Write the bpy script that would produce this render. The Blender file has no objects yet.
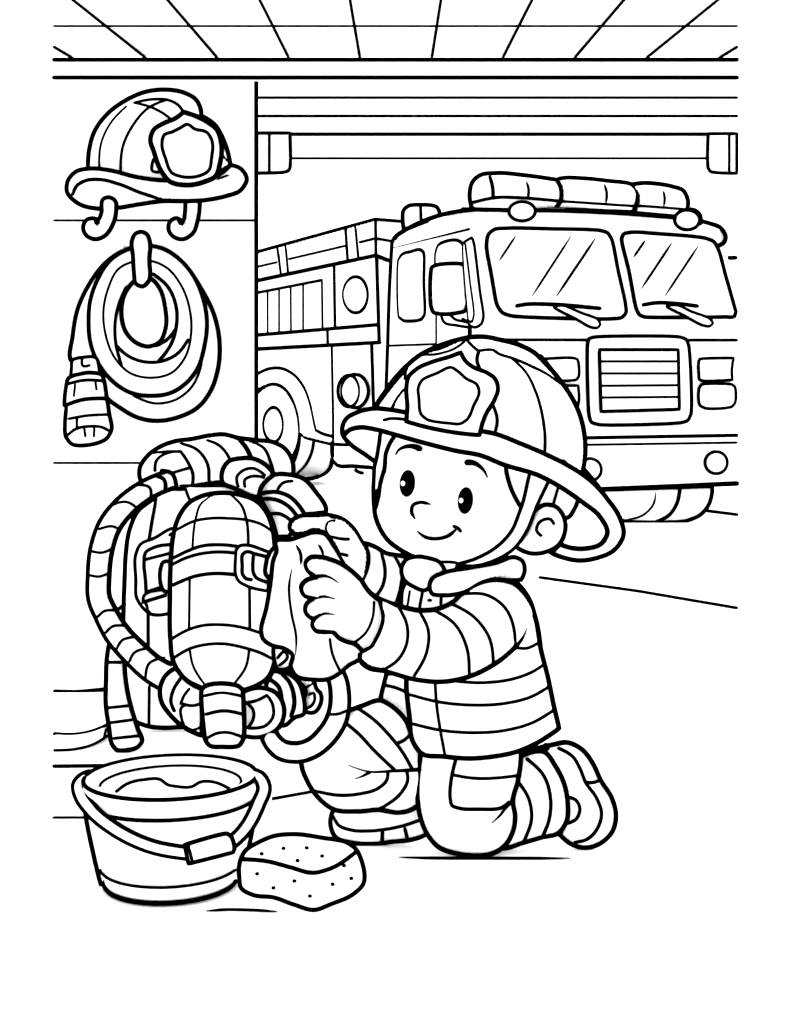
import bpy, bmesh, math
import numpy as np
from mathutils import Vector, Matrix
from mathutils.bvhtree import BVHTree
from mathutils.geometry import delaunay_2d_cdt

# ------------------------------------------------------------------ camera
F, CX, HY, CH = 1338.0, 395.5, 426.0, 0.92
sc = bpy.context.scene
COL = sc.collection
cam_d = bpy.data.cameras.new('camera'); cam = bpy.data.objects.new('camera', cam_d)
COL.objects.link(cam); sc.camera = cam
cam.location = (0, 0, CH); cam.rotation_euler = (math.pi/2, 0, 0)
cam_d.sensor_fit = 'VERTICAL'; cam_d.sensor_height = 36; cam_d.sensor_width = 36
cam_d.lens = F/1024*36; cam_d.shift_y = -(512-HY)/1024.0
cam_d.clip_end = 200
CAM = Vector((0, 0, CH))
def ray(x, y): return Vector(((x-CX)/F, 1.0, -(y-HY)/F))
def zat(y, Y): return CH-(y-HY)*Y/F
def xat(x, Y): return (x-CX)*Y/F

# ------------------------------------------------------------------ materials
def mat(name, col, ns=None):
    m = bpy.data.materials.new(name); m.use_nodes = True
    n = m.node_tree.nodes; l = m.node_tree.links; n.clear()
    out = n.new('ShaderNodeOutputMaterial'); d = n.new('ShaderNodeBsdfDiffuse')
    d.inputs['Color'].default_value = (*col, 1); d.inputs['Roughness'].default_value = 0
    if ns:                                   # barely visible paper-like grain in the colour
        tc = n.new('ShaderNodeTexCoord'); no = n.new('ShaderNodeTexNoise'); no.inputs['Scale'].default_value = ns
        r = n.new('ShaderNodeValToRGB')
        r.color_ramp.elements[0].color = (col[0]*.995, col[1]*.995, col[2]*.995, 1); r.color_ramp.elements[1].color = (*col, 1)
        l.new(tc.outputs['Object'], no.inputs['Vector']); l.new(no.outputs['Fac'], r.inputs['Fac']); l.new(r.outputs['Color'], d.inputs['Color'])
    l.new(d.outputs[0], out.inputs['Surface'])
    return m
WHITE = mat('white_surface', (.99, .99, .99), 30)
INK = mat('black_piping', (0, 0, 0))

# ------------------------------------------------------------------ tracing helpers
FR = {'Z': (0, 0, 1), 'A': (40, 0, 791/260), 'B': (40, 220, 791/260), 'C': (240, 160, 791/260), 'D': (240, 0, 791/260),
      'E': (480, 0, 791/311), 'F': (450, 160, 3.955), 'G': (600, 160, 791/191), 'H': (540, 330, 791/251),
      'I': (40, 420, 791/180), 'J': (180, 420, 791/180), 'K': (40, 590, 791/180), 'L': (200, 590, 791/180),
      'M': (40, 740, 791/360), 'N': (330, 330, 791/180), 'O': (480, 330, 791/180), 'P': (370, 420, 791/230),
      'Q': (260, 500, 791/170), 'R': (360, 560, 791/220), 'T': (290, 680, 791/180), 'U': (440, 720, 3.955),
      'V': (240, 320, 791/180)}
def parse(s):
    f = FR['Z']; out = []
    for t in s.split():
        if t.endswith(':'): f = FR[t[:-1]]; continue
        c = t.endswith('*'); t = t.rstrip('*'); x, y = t.split(',')
        out.append((f[0]+float(x)/f[2], f[1]+float(y)/f[2], c))
    return out
def smooth(pts, closed=False, straight=False, step=2.0):
    n = len(pts)
    if isinstance(pts[0], tuple) and len(pts[0]) == 2: pts = [(a, b, False) for a, b in pts]
    segs = n if closed else n-1
    out = []
    for i in range(segs):
        p1 = pts[i]; p2 = pts[(i+1) % n]
        p0 = pts[(i-1) % n] if (closed or i > 0) else None
        p3 = pts[(i+2) % n] if (closed or i+2 < n) else None
        if p1[2] or p0 is None: p0 = None
        if p2[2] or p3 is None: p3 = None
        L = math.hypot(p2[0]-p1[0], p2[1]-p1[1])
        k = max(1, int(L/step))
        a, b = np.array(p1[:2]), np.array(p2[:2])
        if straight or L < 1e-6:
            for j in range(k): out.append(tuple(a+(b-a)*j/k))
            continue
        def tan(pm, pc, pn, L0, L1):
            v = (pc-pm)/max(L0, 1e-6)*L1/(L0+L1)+(pn-pc)/max(L1, 1e-6)*L0/(L0+L1)
            return v
        if p0 is not None:
            q = np.array(p0[:2]); L0 = max(np.linalg.norm(a-q), 1e-3); m1 = tan(q, a, b, L0, L)*min(L, 2*L0)
        else: m1 = None
        if p3 is not None:
            q = np.array(p3[:2]); L2 = max(np.linalg.norm(q-b), 1e-3); m2 = tan(a, b, q, L, L2)*min(L, 2*L2)
        else: m2 = None
        if m1 is None and m2 is None: m1 = m2 = b-a
        elif m1 is None: m1 = (3*(b-a)-m2)/2; m1 *= min(1, L/max(np.linalg.norm(m1), 1e-6))
        elif m2 is None: m2 = (3*(b-a)-m1)/2; m2 *= min(1, L/max(np.linalg.norm(m2), 1e-6))
        for j in range(k):
            t = j/k
            h = (2*t**3-3*t**2+1)*a+(t**3-2*t**2+t)*m1+(-2*t**3+3*t**2)*b+(t**3-t**2)*m2
            out.append((float(h[0]), float(h[1])))
    if not closed: out.append((pts[-1][0], pts[-1][1]))
    return out
def ell(cx, cy, rx, ry, fr='Z', rot=0, n=28):
    f = FR[fr]; cx, cy, rx, ry = f[0]+cx/f[2], f[1]+cy/f[2], rx/f[2], ry/f[2]
    r = math.radians(rot)
    return [(cx+rx*math.cos(a)*math.cos(r)-ry*math.sin(a)*math.sin(r), cy+rx*math.cos(a)*math.sin(r)+ry*math.sin(a)*math.cos(r))
            for a in [2*math.pi*i/n for i in range(n)]]

class Plane:
    def __init__(s, o, n):
        s.o = Vector(o); s.n = Vector(n).normalized()
        if s.n.dot(CAM-s.o) < 0: s.n = -s.n
        up = Vector((0, 0, 1)) if abs(s.n.z) < .9 else Vector((0, 1, 0))
        s.U = up.cross(s.n).normalized(); s.V = s.n.cross(s.U)
    def at(s, x, y):
        d = ray(x, y); t = s.n.dot(s.o-CAM)/s.n.dot(d); return CAM+d*t
    def shift(s, d):
        p = Plane(s.o, s.n); p.o = s.o+s.n*d; return p
def fp(Y): return Plane((0, Y, CH), (0, -1, 0))
def tilt(a, b, c=None):
    A, B = CAM+ray(a[0], a[1])*a[2], CAM+ray(b[0], b[1])*b[2]
    C_ = A+Vector((0, 0, 1)) if c is None else CAM+ray(c[0], c[1])*c[2]
    return Plane(A, (B-A).cross(C_-A))

# ------------------------------------------------------------------ mesh builder
class MB:
    def __init__(s): s.v = []; s.f = []; s.m = []; s.plane = None; s._b = None
    def add(s, v, f, m=0):
        k = len(s.v); s.v += [tuple(p) for p in v]; s.f += [tuple(i+k for i in q) for q in f]; s.m += [m]*len(f); s._b = None
    def bvh(s):
        if s._b is None:
            fs = [q for q, m in zip(s.f, s.m) if m == 0]
            s._b = BVHTree.FromPolygons([Vector(p) for p in s.v], fs)
        return s._b
    def hit(s, x, y, plane=None):
        d = ray(x, y).normalized()
        h = s.bvh().ray_cast(CAM, d)
        if h[0] is not None: return h[0]
        pl = plane or s.plane
        if isinstance(pl, (int, float)): return CAM+ray(x, y)*pl
        if pl is not None: return pl.at(x, y)
        return None
    def tube(s, pts, rads, closed=False, m=1, n=7):
        P_ = [Vector(p) for p in pts]
        Q, Rr = [P_[0]], [rads[0]]
        for p, r in zip(P_[1:], rads[1:]):
            if (p-Q[-1]).length > 1e-5: Q.append(p); Rr.append(r)
        if len(Q) < 2: return
        if closed and (Q[0]-Q[-1]).length < 1e-5: Q.pop(); Rr.pop()
        if not closed:
            a = (Q[0]-Q[1]).normalized(); b = (Q[-1]-Q[-2]).normalized()
            q0, q1 = Q[0], Q[-1]; r0, r1 = Rr[0], Rr[-1]
            Q = [q0+a*r0*.9, q0+a*r0*.55]+Q+[q1+b*r1*.55, q1+b*r1*.9]
            Rr = [r0*.35, r0*.82]+Rr+[r1*.82, r1*.35]
        N = len(Q); V = []; nrm = None
        for i in range(N):
            if closed: t = (Q[(i+1) % N]-Q[i-1])
            else: t = Q[min(i+1, N-1)]-Q[max(i-1, 0)]
            if t.length < 1e-9: t = Vector((1, 0, 0))
            t.normalize()
            if nrm is None:
                nrm = t.cross(Vector((0, 1, 0)))
                if nrm.length < .1: nrm = t.cross(Vector((1, 0, 0)))
                nrm.normalize()
            nrm = (nrm-t*nrm.dot(t))
            if nrm.length < 1e-6: nrm = t.orthogonal()
            nrm.normalize(); bn = t.cross(nrm)
            for k in range(n):
                a = 2*math.pi*k/n; V.append(Q[i]+(nrm*math.cos(a)+bn*math.sin(a))*Rr[i])
        Fc = []
        for i in range(N if closed else N-1):
            j = (i+1) % N
            for k in range(n):
                l = (k+1) % n; Fc.append((i*n+k, i*n+l, j*n+l, j*n+k))
        if not closed: Fc.append(tuple(reversed(range(n)))); Fc.append(tuple((N-1)*n+k for k in range(n)))
        s.add(V, Fc, m)
    def stroke(s, spec, w=2.4, closed=False, straight=False, taper=0, plane=None, onplane=False, lift=.6):
        w += .45
        pts = parse(spec) if isinstance(spec, str) else spec
        d = smooth(pts, closed, straight)
        P3, R3 = [], []; n = len(d)
        for i, (x, y) in enumerate(d):
            if onplane:
                pl = plane or s.plane
                flat = isinstance(pl, Plane) and abs(pl.n.z) > .9
                h = pl.at(x, y+(w*.4*(1 if pl.n.z > 0 else -1) if flat and not closed else 0)) if isinstance(pl, Plane) else CAM+ray(x, y)*pl
            else: h = s.hit(x, y, plane)
            r = w/2*h.y/F
            if onplane and flat: h = h+pl.n*r*.85
            elif onplane: h = h+(CAM-h).normalized()*r*.5
            else: h = h+(CAM-h).normalized()*r*lift
            u = i/max(1, n-1)
            if taper == 1: r *= .35+.65*min(1, 4*u*(1-u)*1.6)
            if taper == 2: r *= 1-.75*u          # thick start
            if taper == 3: r *= .25+.75*u        # thick end
            P3.append(h); R3.append(r)
        s.tube(P3, R3, closed)
    def S(s, *specs, w=2.4, **k):
        for q in specs:
            if isinstance(q, tuple): s.stroke(q[0], q[1], **{**k, **(q[2] if len(q) > 2 else {})})
            else: s.stroke(q, w, **k)
        return s
    def dots(s, pts, rx, ry=None, fr='Z', rot=0, ink=1, z=.3):
        f = FR[fr]
        for (x, y) in pts:
            o = ell(x, y, rx, ry or rx, fr, rot, 20); cx, cy = f[0]+x/f[2], f[1]+y/f[2]
            c = s.hit(cx, cy); th = rx/f[2]*c.y/F*z
            tow = (CAM-c).normalized()
            rim = [s.hit(a, b) for a, b in o]; mid = [s.hit(cx+(a-cx)*.6, cy+(b-cy)*.6) for a, b in o]
            V = [r-tow*th*.5 for r in rim]+[r+tow*th*.5 for r in rim]+[r+tow*th*1.1 for r in mid]+[c+tow*th*1.3]
            n = len(o)
            Fc = [(i, (i+1) % n, n+(i+1) % n, n+i) for i in range(n)]+[(n+i, n+(i+1) % n, 2*n+(i+1) % n, 2*n+i) for i in range(n)]
            Fc += [(2*n+i, 2*n+(i+1) % n, 3*n) for i in range(n)]
            k = len(s.v); s.add(V, Fc, ink); 
            if ink == 1: pass
        return s
    def build(s, name, parent=None, **props):
        me = bpy.data.meshes.new(name); me.from_pydata(s.v, [], s.f)
        me.materials.append(WHITE); me.materials.append(INK)
        me.polygons.foreach_set('material_index', s.m)
        bm = bmesh.new(); bm.from_mesh(me); bmesh.ops.recalc_face_normals(bm, faces=bm.faces); bm.to_mesh(me); bm.free()
        me.update()
        o = bpy.data.objects.new(name, me); COL.objects.link(o)
        if parent is not None:
            o.parent = parent
            if parent.type == 'EMPTY': o.matrix_parent_inverse = Matrix.Translation(-parent.location)
        for k, v in props.items(): o[k] = v
        return o

def dist_poly(P_, loops):
    d = np.full(len(P_), 1e9)
    for L in loops:
        A = np.array(L); B = np.roll(A, -1, 0); AB = B-A; ll = (AB**2).sum(1)+1e-18
        for c in range(0, len(P_), 400):
            Q = P_[c:c+400]
            t = np.clip(((Q[:, None]-A[None])*AB[None]).sum(2)/ll, 0, 1)
            e = Q[:, None]-(A[None]+t[..., None]*AB[None])
            d[c:c+400] = np.minimum(d[c:c+400], np.sqrt((e**2).sum(2)).min(1))
    return d
def inside(P_, loops):
    r = np.zeros(len(P_), bool)
    for L in loops:
        A = np.array(L); B = np.roll(A, -1, 0)
        x, y = P_[:, 0][:, None], P_[:, 1][:, None]
        c = ((A[:, 1] > y) != (B[:, 1] > y))
        with np.errstate(divide='ignore', invalid='ignore'):
            xi = (B[:, 0]-A[:, 0])*(y-A[:, 1])/(B[:, 1]-A[:, 1])+A[:, 0]
        r ^= ((c & (x < xi)).sum(1) % 2).astype(bool)
    return r
def inset(L, d):
    A = np.array(L); 
    ar = .5*np.sum(A[:, 0]*np.roll(A[:, 1], -1)-np.roll(A[:, 0], -1)*A[:, 1])
    T = np.roll(A, -1, 0)-np.roll(A, 1, 0); T /= np.linalg.norm(T, axis=1)[:, None]+1e-12
    N = np.stack([-T[:, 1], T[:, 0]], 1)*(1 if ar > 0 else -1)
    return A+N*d

def shape(outline, plane, t=.05, R=None, back=None, w=4.0, holes=(), straight=False, sp=5.0, mb=None, rim=True, bs=1.0, ins=False, holerim=True):
    """A solid body with the outline's shape: bulging towards both sides by t (R px wide shoulder), or with a straight back of depth `back`;
    a black piping tube of w px runs round its edge."""
    if isinstance(plane, (int, float)): plane = fp(plane)
    mb = mb or MB(); mb.plane = plane
    def load(o): 
        return smooth(parse(o) if isinstance(o, str) else o, True, straight)
    px = [load(outline)]+[load(h) for h in holes]
    def uv(L): 
        return [((plane.at(x, y)-plane.o).dot(plane.U), (plane.at(x, y)-plane.o).dot(plane.V)) for x, y in L]
    cxy = plane.at(*px[0][0]); m = cxy.y/F
    loops = []
    for i, L in enumerate(px):
        q = inset(uv(L), (w/2*m*.92 if rim or ins else 0)*(1 if i == 0 else -1)); loops.append(q)
    allp = np.concatenate(loops)
    lo, hi = allp.min(0), allp.max(0)
    s_ = sp*m
    area = (hi-lo)
    s_ = max(s_, math.sqrt(area[0]*area[1]/6000))
    gx = np.arange(lo[0]+s_/2, hi[0], s_); gy = np.arange(lo[1]+s_/2, hi[1], s_*.87)
    G = np.array([(x+(s_/2 if j % 2 else 0), y) for j, y in enumerate(gy) for x in gx]) if len(gx) and len(gy) else np.zeros((0, 2))
    if len(G):
        G = G[inside(G, loops)]
    if len(G):
        dg = dist_poly(G, loops); G = G[dg > s_*.35]
    # an inner ring close to the rim gives the shoulder its roundness
    rings = []
    Rm = (R*m if R else None)
    verts = [Vector(p) for p in allp]; edges = []; k = 0
    for L in loops:
        n = len(L); edges += [(k+i, k+(i+1) % n) for i in range(n)]; k += n
    for L, sg in zip(loops, [1]+[-1]*10):
        for q in (1.2, 3.0):
            rr = inset(L, q*m*sg); keep = inside(rr, loops) & (dist_poly(rr, loops) > q*m*.8)
            rings += [p for p in rr[keep][::2]]
    verts += [Vector(p) for p in rings]+[Vector(p) for p in G]
    V, E, T, _, _, _ = delaunay_2d_cdt(verts, edges, [], 0, 1e-7)
    V = np.array([(v.x, v.y) for v in V])
    cen = np.array([V[list(q)].mean(0) for q in T]); ok = inside(cen, loops)
    T = [q for q, g in zip(T, ok) if g]
    d = dist_poly(V, loops); d[d < 1e-6] = 0
    if Rm is None: Rm = max(d.max(), 1e-6)
    h = t*np.sqrt(np.clip(1-(1-np.clip(d/Rm, 0, 1))**2, 0, 1))
    W = [plane.o+plane.U*float(a)+plane.V*float(b) for a, b in V]
    dr_ = plane.n
    if back is None:                         # cushions bulge towards the viewer's side of the room
        c_ = plane.o+plane.U*float(allp[:, 0].mean())+plane.V*float(allp[:, 1].mean()); dr_ = (CAM-c_).normalized()
    fr = [p+dr_*float(x) for p, x in zip(W, h)]
    bk = [p-(dr_*float(x)*bs if back is None else plane.n*back) for p, x in zip(W, h)]
    n = len(W); Fc = [tuple(q) for q in T]+[tuple(n+i for i in reversed(q)) for q in T]
    cnt = {}
    for q in T:
        for a, b in ((q[0], q[1]), (q[1], q[2]), (q[2], q[0])):
            e = (min(a, b), max(a, b)); cnt[e] = (a, b) if e not in cnt else None
    for e, ab in cnt.items():
        if ab: a, b = ab; Fc.append((b, a, n+a, n+b))
    mb.add(fr+bk, Fc, 0)
    if rim:
        for L in (px if holerim else px[:1]):
            P3 = [plane.at(x, y) for x, y in L]
            mb.tube(P3, [(w+.35)/2*p.y/F for p in P3], True)
    return mb

def hose(spec, widths, depths, w=4.0, mb=None, edge=True, capends=True):
    """Round hose along a traced centre line; widths in px and depths given at the spec's points."""
    mb = mb or MB()
    P_ = parse(spec); n = len(P_)
    if isinstance(widths, (int, float)): widths = [widths]*n
    if isinstance(depths, (int, float)): depths = [depths]*n
    d = smooth(P_)
    A = np.array(d); cum = np.concatenate([[0], np.cumsum(np.linalg.norm(np.diff(A, axis=0), axis=1))])
    key = [cum[np.argmin(((A-np.array(p[:2]))**2).sum(1))] for p in P_]; key = list(np.maximum.accumulate(key))
    wd = np.interp(cum, key, widths); dp = np.interp(cum, key, depths)
    T = np.gradient(A, axis=0); T /= np.linalg.norm(T, axis=1)[:, None]+1e-9; N = np.stack([-T[:, 1], T[:, 0]], 1)
    C3 = [CAM+ray(x, y)*float(z) for (x, y), z in zip(A, dp)]
    mb.tube(C3, [float(max(q-w*.9, 1)/2*z/F) for q, z in zip(wd, dp)], False, 0, 16)
    mb.plane = float(np.mean(dp))
    if edge:
        for sg in (1, -1):
            B_ = A+N*(wd[:, None]/2)*sg
            P3 = [CAM+ray(x, y)*float(z) for (x, y), z in zip(B_, dp)]
            mb.tube(P3, [float((w+.35)/2*z/F) for z in dp], False)
    return mb

def box(mb, lo, hi, m=0):
    x0, y0, z0 = lo; x1, y1, z1 = hi
    mb.add([(x0, y0, z0), (x1, y0, z0), (x1, y1, z0), (x0, y1, z0), (x0, y0, z1), (x1, y0, z1), (x1, y1, z1), (x0, y1, z1)],
           [(0, 3, 2, 1), (4, 5, 6, 7), (0, 1, 5, 4), (1, 2, 6, 5), (2, 3, 7, 6), (3, 0, 4, 7)], m)
    return mb
def bar(mb, x, y, Y0, Y1, wpx):
    """stem running straight back from a hook into the wall"""
    a = CAM+ray(x, y)*Y0; b = Vector((a.x, Y1, a.z)); mb.tube([a, b], [wpx/2*Y0/F]*2, False, 0, 12)
def empty(name, loc, **props):
    e = bpy.data.objects.new(name, None); COL.objects.link(e); e.location = loc; e.empty_display_size = .1
    for k, v in props.items(): e[k] = v
    return e
def tag(o, label, cat, group=None):
    o['label'] = label; o['category'] = cat
    if group: o['group'] = group
    return o

# ================================================================== SETTING
YW = 4.63                                                # wall and doorway plane
WL = 54; WR = 737
fl = MB(); box(fl, (-16, .3, -.1), (16, 34, 0)); fl.plane = Plane((0, 3, 0), (0, 0, 1))
fl.S(("H: 0,780 310,823 620,876", 3, dict(straight=True, onplane=True)), ("H: 400,548 510,568 620,582", 3.2, dict(straight=True, onplane=True)),
     ("Z: 399,857.2 430,858 500,858.3 570,858.2", 3, dict(taper=1, onplane=True)), ("Z: 206,911 228,909.6 250,910 277,911.6", 2.8, dict(taper=1, onplane=True)))  # tapered strokes: ground shadow drawn in ink under firefighter and bucket
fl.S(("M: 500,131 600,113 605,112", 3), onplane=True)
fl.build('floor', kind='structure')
wb = MB(); box(wb, (-16, 33.8, 0), (16, 34, 10)); wb.build('wall_back', kind='structure')
XL = xat(WL, YW); XE = xat(256.3, YW); XR = xat(WR, YW)
wl = MB(); box(wl, (XL, YW, 0), (XE, YW+.03, zat(77, YW))); wl.plane = fp(YW)
wl.S(("A: 658,235 658,791", 4.0, dict(straight=True)), ("Z: 256.3,250 256.3,520", 4.0, dict(straight=True)),
     ("Z: 54,220.4 255,220.4", 1.9, dict(straight=True)), ("Z: 54,463 200,463", 2.1, dict(straight=True)),
     ("K: 65,445 160,447 290,436 420,436", 3.6))
wl.build('wall_left', kind='structure')
bmh = MB(); box(bmh, (XL, YW-.06, zat(77.5, YW-.06)), (XR, YW+.2, zat(59.3, YW-.06)-.004)); bmh.plane = fp(YW-.06)
bmh.S(("Z: 54,59.6 737,59.6", 3.9, dict(straight=True)), ("Z: 54,77.6 737,77.6", 3.9, dict(straight=True)), onplane=True)
bmh.build('trim_header', kind='structure')
# gently sloping ceiling in front of the doorway
sl = .1226; z1 = zat(58.5, YW); ce = MB()
def cz(Y): return z1-sl*(YW-Y)
v = [(-2.2, 1.6, cz(1.6)), (2.2, 1.6, cz(1.6)), (2.2, YW-.06, cz(YW-.06)), (-2.2, YW-.06, cz(YW-.06))]
ce.add(v+[(a, b, c+.06) for a, b, c in v], [(0, 1, 2, 3), (7, 6, 5, 4), (0, 4, 5, 1), (1, 5, 6, 2), (2, 6, 7, 3), (3, 7, 4, 0)])
ce.plane = Plane((0, YW, z1), (0, -sl, 1)); 
for a, b in (((73, 0), (146, 58)), ((167.5, 0), (217.5, 58)), ((259.6, 0), (288.8, 58)), ((350, 0), (360, 58)), ((441, 0), (431.8, 58)),
             ((532, 0), (502.6, 58)), ((624, 0), (574.5, 58)), ((718, 0), (646.5, 58)), ((737, 47), (719, 58)), ((54, 47), (72.5, 58))):
    if a[1] == 0: a = (a[0]-(b[0]-a[0])*.12, -7)
    ce.stroke([(a[0], a[1], True), (b[0], b[1], True)], 2.7, straight=True, onplane=True)
ce.stroke("Z: 54,26 737,26", 1.9, straight=True, onplane=True)
ce.build('ceiling', kind='structure')
# rolled-up bay door
dr = MB()
YD = YW+.1
x0, x1 = XE, xat(WR, YD)
for a, b in ((76, 97.6), (97.6, 116), (116, 134), (134, 158.4)):
    box(dr, (x0, YD, zat(b, YD)+.002), (x1, YD+.05, zat(a, YD)))
dr.plane = fp(YD)
dr.S(("Z: 256,97.6 737,97.6", 2.3), ("Z: 256,116 737,116", 2.4), ("Z: 256,134.2 737,134.2", 3.3), ("Z: 291,158.4 708,158.4", 2.1), straight=True, onplane=True)
do = dr.build('door_bay', kind='structure')
b1 = shape("D: 50,405* 152,405* 152,512 147,520 135,524 50,527*", YD-.03, t=.01, R=3, back=.03, w=3.4); b1.S(("D: 89,410 89,524", 2.6, dict(straight=True)))
b1.build('bracket', do)
b2 = shape("E: 580,340* 653,340* 653,441* 600,439 585,436 580,428", YD-.03, t=.01, R=3, back=.03, w=3.2); b2.S(("E: 634,344 634,438", 2.4, dict(straight=True)))
b2.build('bracket', do)
# low platform the equipment stands on
PZ = .122; YP = 3.14
pf = MB(); box(pf, (xat(WL, YP), YP, 0), (xat(266, YP), 3.95, PZ)); pf.plane = fp(YP)
pf.S(("Z: 54,766.2 110,765.6", 3.6), ("Z: 54,818.2 84,818.2", 3.6))
tag(pf.build('platform'), 'low plain platform against the left side, carrying the breathing apparatus', 'platform')

# ================================================================== HELMET ON THE WALL
e = tag(empty('fire_helmet', (xat(157, 4.45), 4.45, zat(208, 4.45))), 'fire helmet with blank front shield resting on two wall hooks', 'helmet')
dm = shape("A: 146,520* 150,455 165,402 200,352 262,305 320,280 380,273 440,283 475,304 488,330 491,352* 530,378 562,435 580,505* 500,570 300,560*", 4.46, t=.13, w=4.8)
dm.S(("A: 262,325 215,375 188,430 180,512", 2.4), ("A: 380,306 335,325 280,385 252,445 245,518", 2.6), ("A: 288,313 350,302 395,306 425,324 438,345", 3),
     ("A: 288,313 335,325 375,345 402,366", 2.6), ("A: 437,340 500,365 540,395", 4.5), ("A: 345,485 343,521 360,524", 3), ("A: 578,497 548,517", 3), ("A: 548,440 555,470 575,497", 2.4))
dm.build('dome', e)
br = shape("A: 82,582 85,550 110,522 150,513 215,519 290,538 350,547 420,550 500,548 555,525 580,502* 610,513 629,545 612,577 560,598 500,609 430,612 375,612 300,622 240,632 180,635 115,618", 4.36, t=.05, w=4.6)
br.S(("A: 100,590 110,567 140,549 180,546 240,560 310,588 370,605 440,611", 3.6), ("A: 538,546 575,533", 2.6, dict(taper=1)))
br.build('brim', e)
sh = shape("A: 437,341* 470,352 510,372 538,395 552,440 547,500 535,535 500,553 440,563 395,552 372,525 346,460 336,425 346,395 375,376 412,360", 4.29, t=.02, R=5, w=5)
sh.S("A: 448,378 470,392 508,403 522,425 522,480 512,520 490,533 430,537 402,526 382,482 371,435 378,410 400,402 425,390", w=3.3, closed=True)
sh.build('front_shield', e)
hk = shape("A: 187,625 191,607 209,600 229,611 232,640 221,685 198,717 168,728 140,715 131,692 142,669 162,664 178,670* 188,640", 4.27, t=.02, w=4.4)
hk.S(("A: 168,670 172,684 179,672", 3)); bar(hk, 100, 232, 4.27, YW, 8)
tag(hk.build('wall_hook'), 'curved wall hook holding the left side of the helmet brim', 'hook', 'hooks under the helmet')
hk = shape("A: 442,596* 440,655 436,672 415,663 395,675 392,702 407,721 434,728 465,710 480,670 487,596*", 4.46, t=.02, w=4.4)
hk.S(("A: 420,668 430,684 438,670", 3)); bar(hk, 182, 232, 4.46, YW, 8)
tag(hk.build('wall_hook'), 'curved wall hook behind the right side of the helmet brim', 'hook', 'hooks under the helmet')

# ================================================================== HOSE COIL ON THE WALL
pg = shape("B: 280,62 289,43 307,36 325,43 334,65 333,120 331,185 313,202 293,195 286,160 283,110", 4.48, t=.02, w=4.4)
bar(pg, 141, 240, 4.48, YW, 10)
tag(pg.build('hose_peg'), 'rounded upright peg on the wall holding the coiled fire hose', 'peg')
e = tag(empty('fire_hose', (xat(146, 4.5), 4.5, zat(421, 4.5))), 'fire hose coiled in loops below the helmet, metal nozzle hanging left', 'hose')
HL = "B: 285,188 258,225 248,290 262,342 292,373 330,385 365,370 382,330 380,262 365,210 340,180 310,172"
L3 = "B: 300,124 240,148 207,210 193,280 200,350 228,420 275,466 340,480 400,465 440,420 460,340 455,270 430,200 385,145 340,125"
lo_ = shape("B: 97,430 100,350 115,270 150,195 205,125 250,95 310,79 370,86 410,108 455,155 490,208 530,290 546,370 540,460 518,522 480,570 420,600 350,611 290,598 245,572 205,542 170,470 150,440*", 4.61, t=.015, R=12, w=4.5, holes=[HL], holerim=False)
lo_.S(("B: 285,535 350,558 410,548 460,510 487,455 495,405", 2.4)); lo_.build('hose_loop', e)
lo_ = shape("B: 148,310 152,250 175,182 215,122 262,92 310,79 370,86 415,112 460,160 495,235 508,310 500,385 480,450 440,500 400,525 340,535 275,525 215,485 180,440 155,380", 4.59, t=.015, R=10, w=4.3, holes=[HL], holerim=False)
lo_.build('hose_loop', e)
lo_ = shape(L3, 4.57, t=.015, R=9, w=2.4, holes=[HL], holerim=False)
lo_.S(("B: 345,165 390,205 415,270 415,320 400,375 362,428", 3.6), ("B: 262,205 240,255 228,320 232,385 248,440", 3.2), ("B: 235,385 270,415 320,432 370,430 420,405 450,365", 3.4),
      (HL, 4.4, dict(closed=True)), ("B: 410,335 385,365 355,383", 3.4))
lo_.build('hose_loop', e)
nz = shape("B: 98,428 130,418 172,421 180,450 184,480* 140,490 92,485* 96,450", 4.53, t=.03, w=3.6); nz.S(("B: 128,422 130,444 150,442", 2.6)); nz.build('hose_coupling', e)
nz = shape("B: 86,482 120,469 160,465 188,472 195,490 203,540 211,590 217,640 205,662 150,684 95,680 80,662 80,570* 74,562* 79,510", 4.48, t=.06, w=4.3)
nz.S(("B: 88,498 130,488 192,490", 3.2), ("B: 82,562 120,549 200,543", 4), ("B: 88,605 130,597 210,592", 2.8), ("B: 84,655 105,638 150,628 195,633 214,645", 3), ("B: 80,490 100,480 ", 3),
     ("B: 107,500 103,535", 2.2), ("B: 169,495 172,515", 2.2), ("B: 112,603 112,633", 2.4), ("B: 135,637 138,658", 2.2), ("B: 165,635 164,658", 2.2))
nz.build('nozzle', e)

# ================================================================== FIRE TRUCK
Fp = Vector((.80, 12.5, 0)); sd = Vector((-3.26, 11.2, 0)).normalized(); fd = Vector((11.2, 3.26, 0)).normalized()
PS = Plane(Fp, fd); PF = Plane(Fp, sd)                   # side plane and front plane, square to each other
e = tag(empty('fire_truck', (1.0, 15.5, 0)), 'fire truck parked in the bay beyond the kneeling firefighter', 'fire truck')
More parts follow.
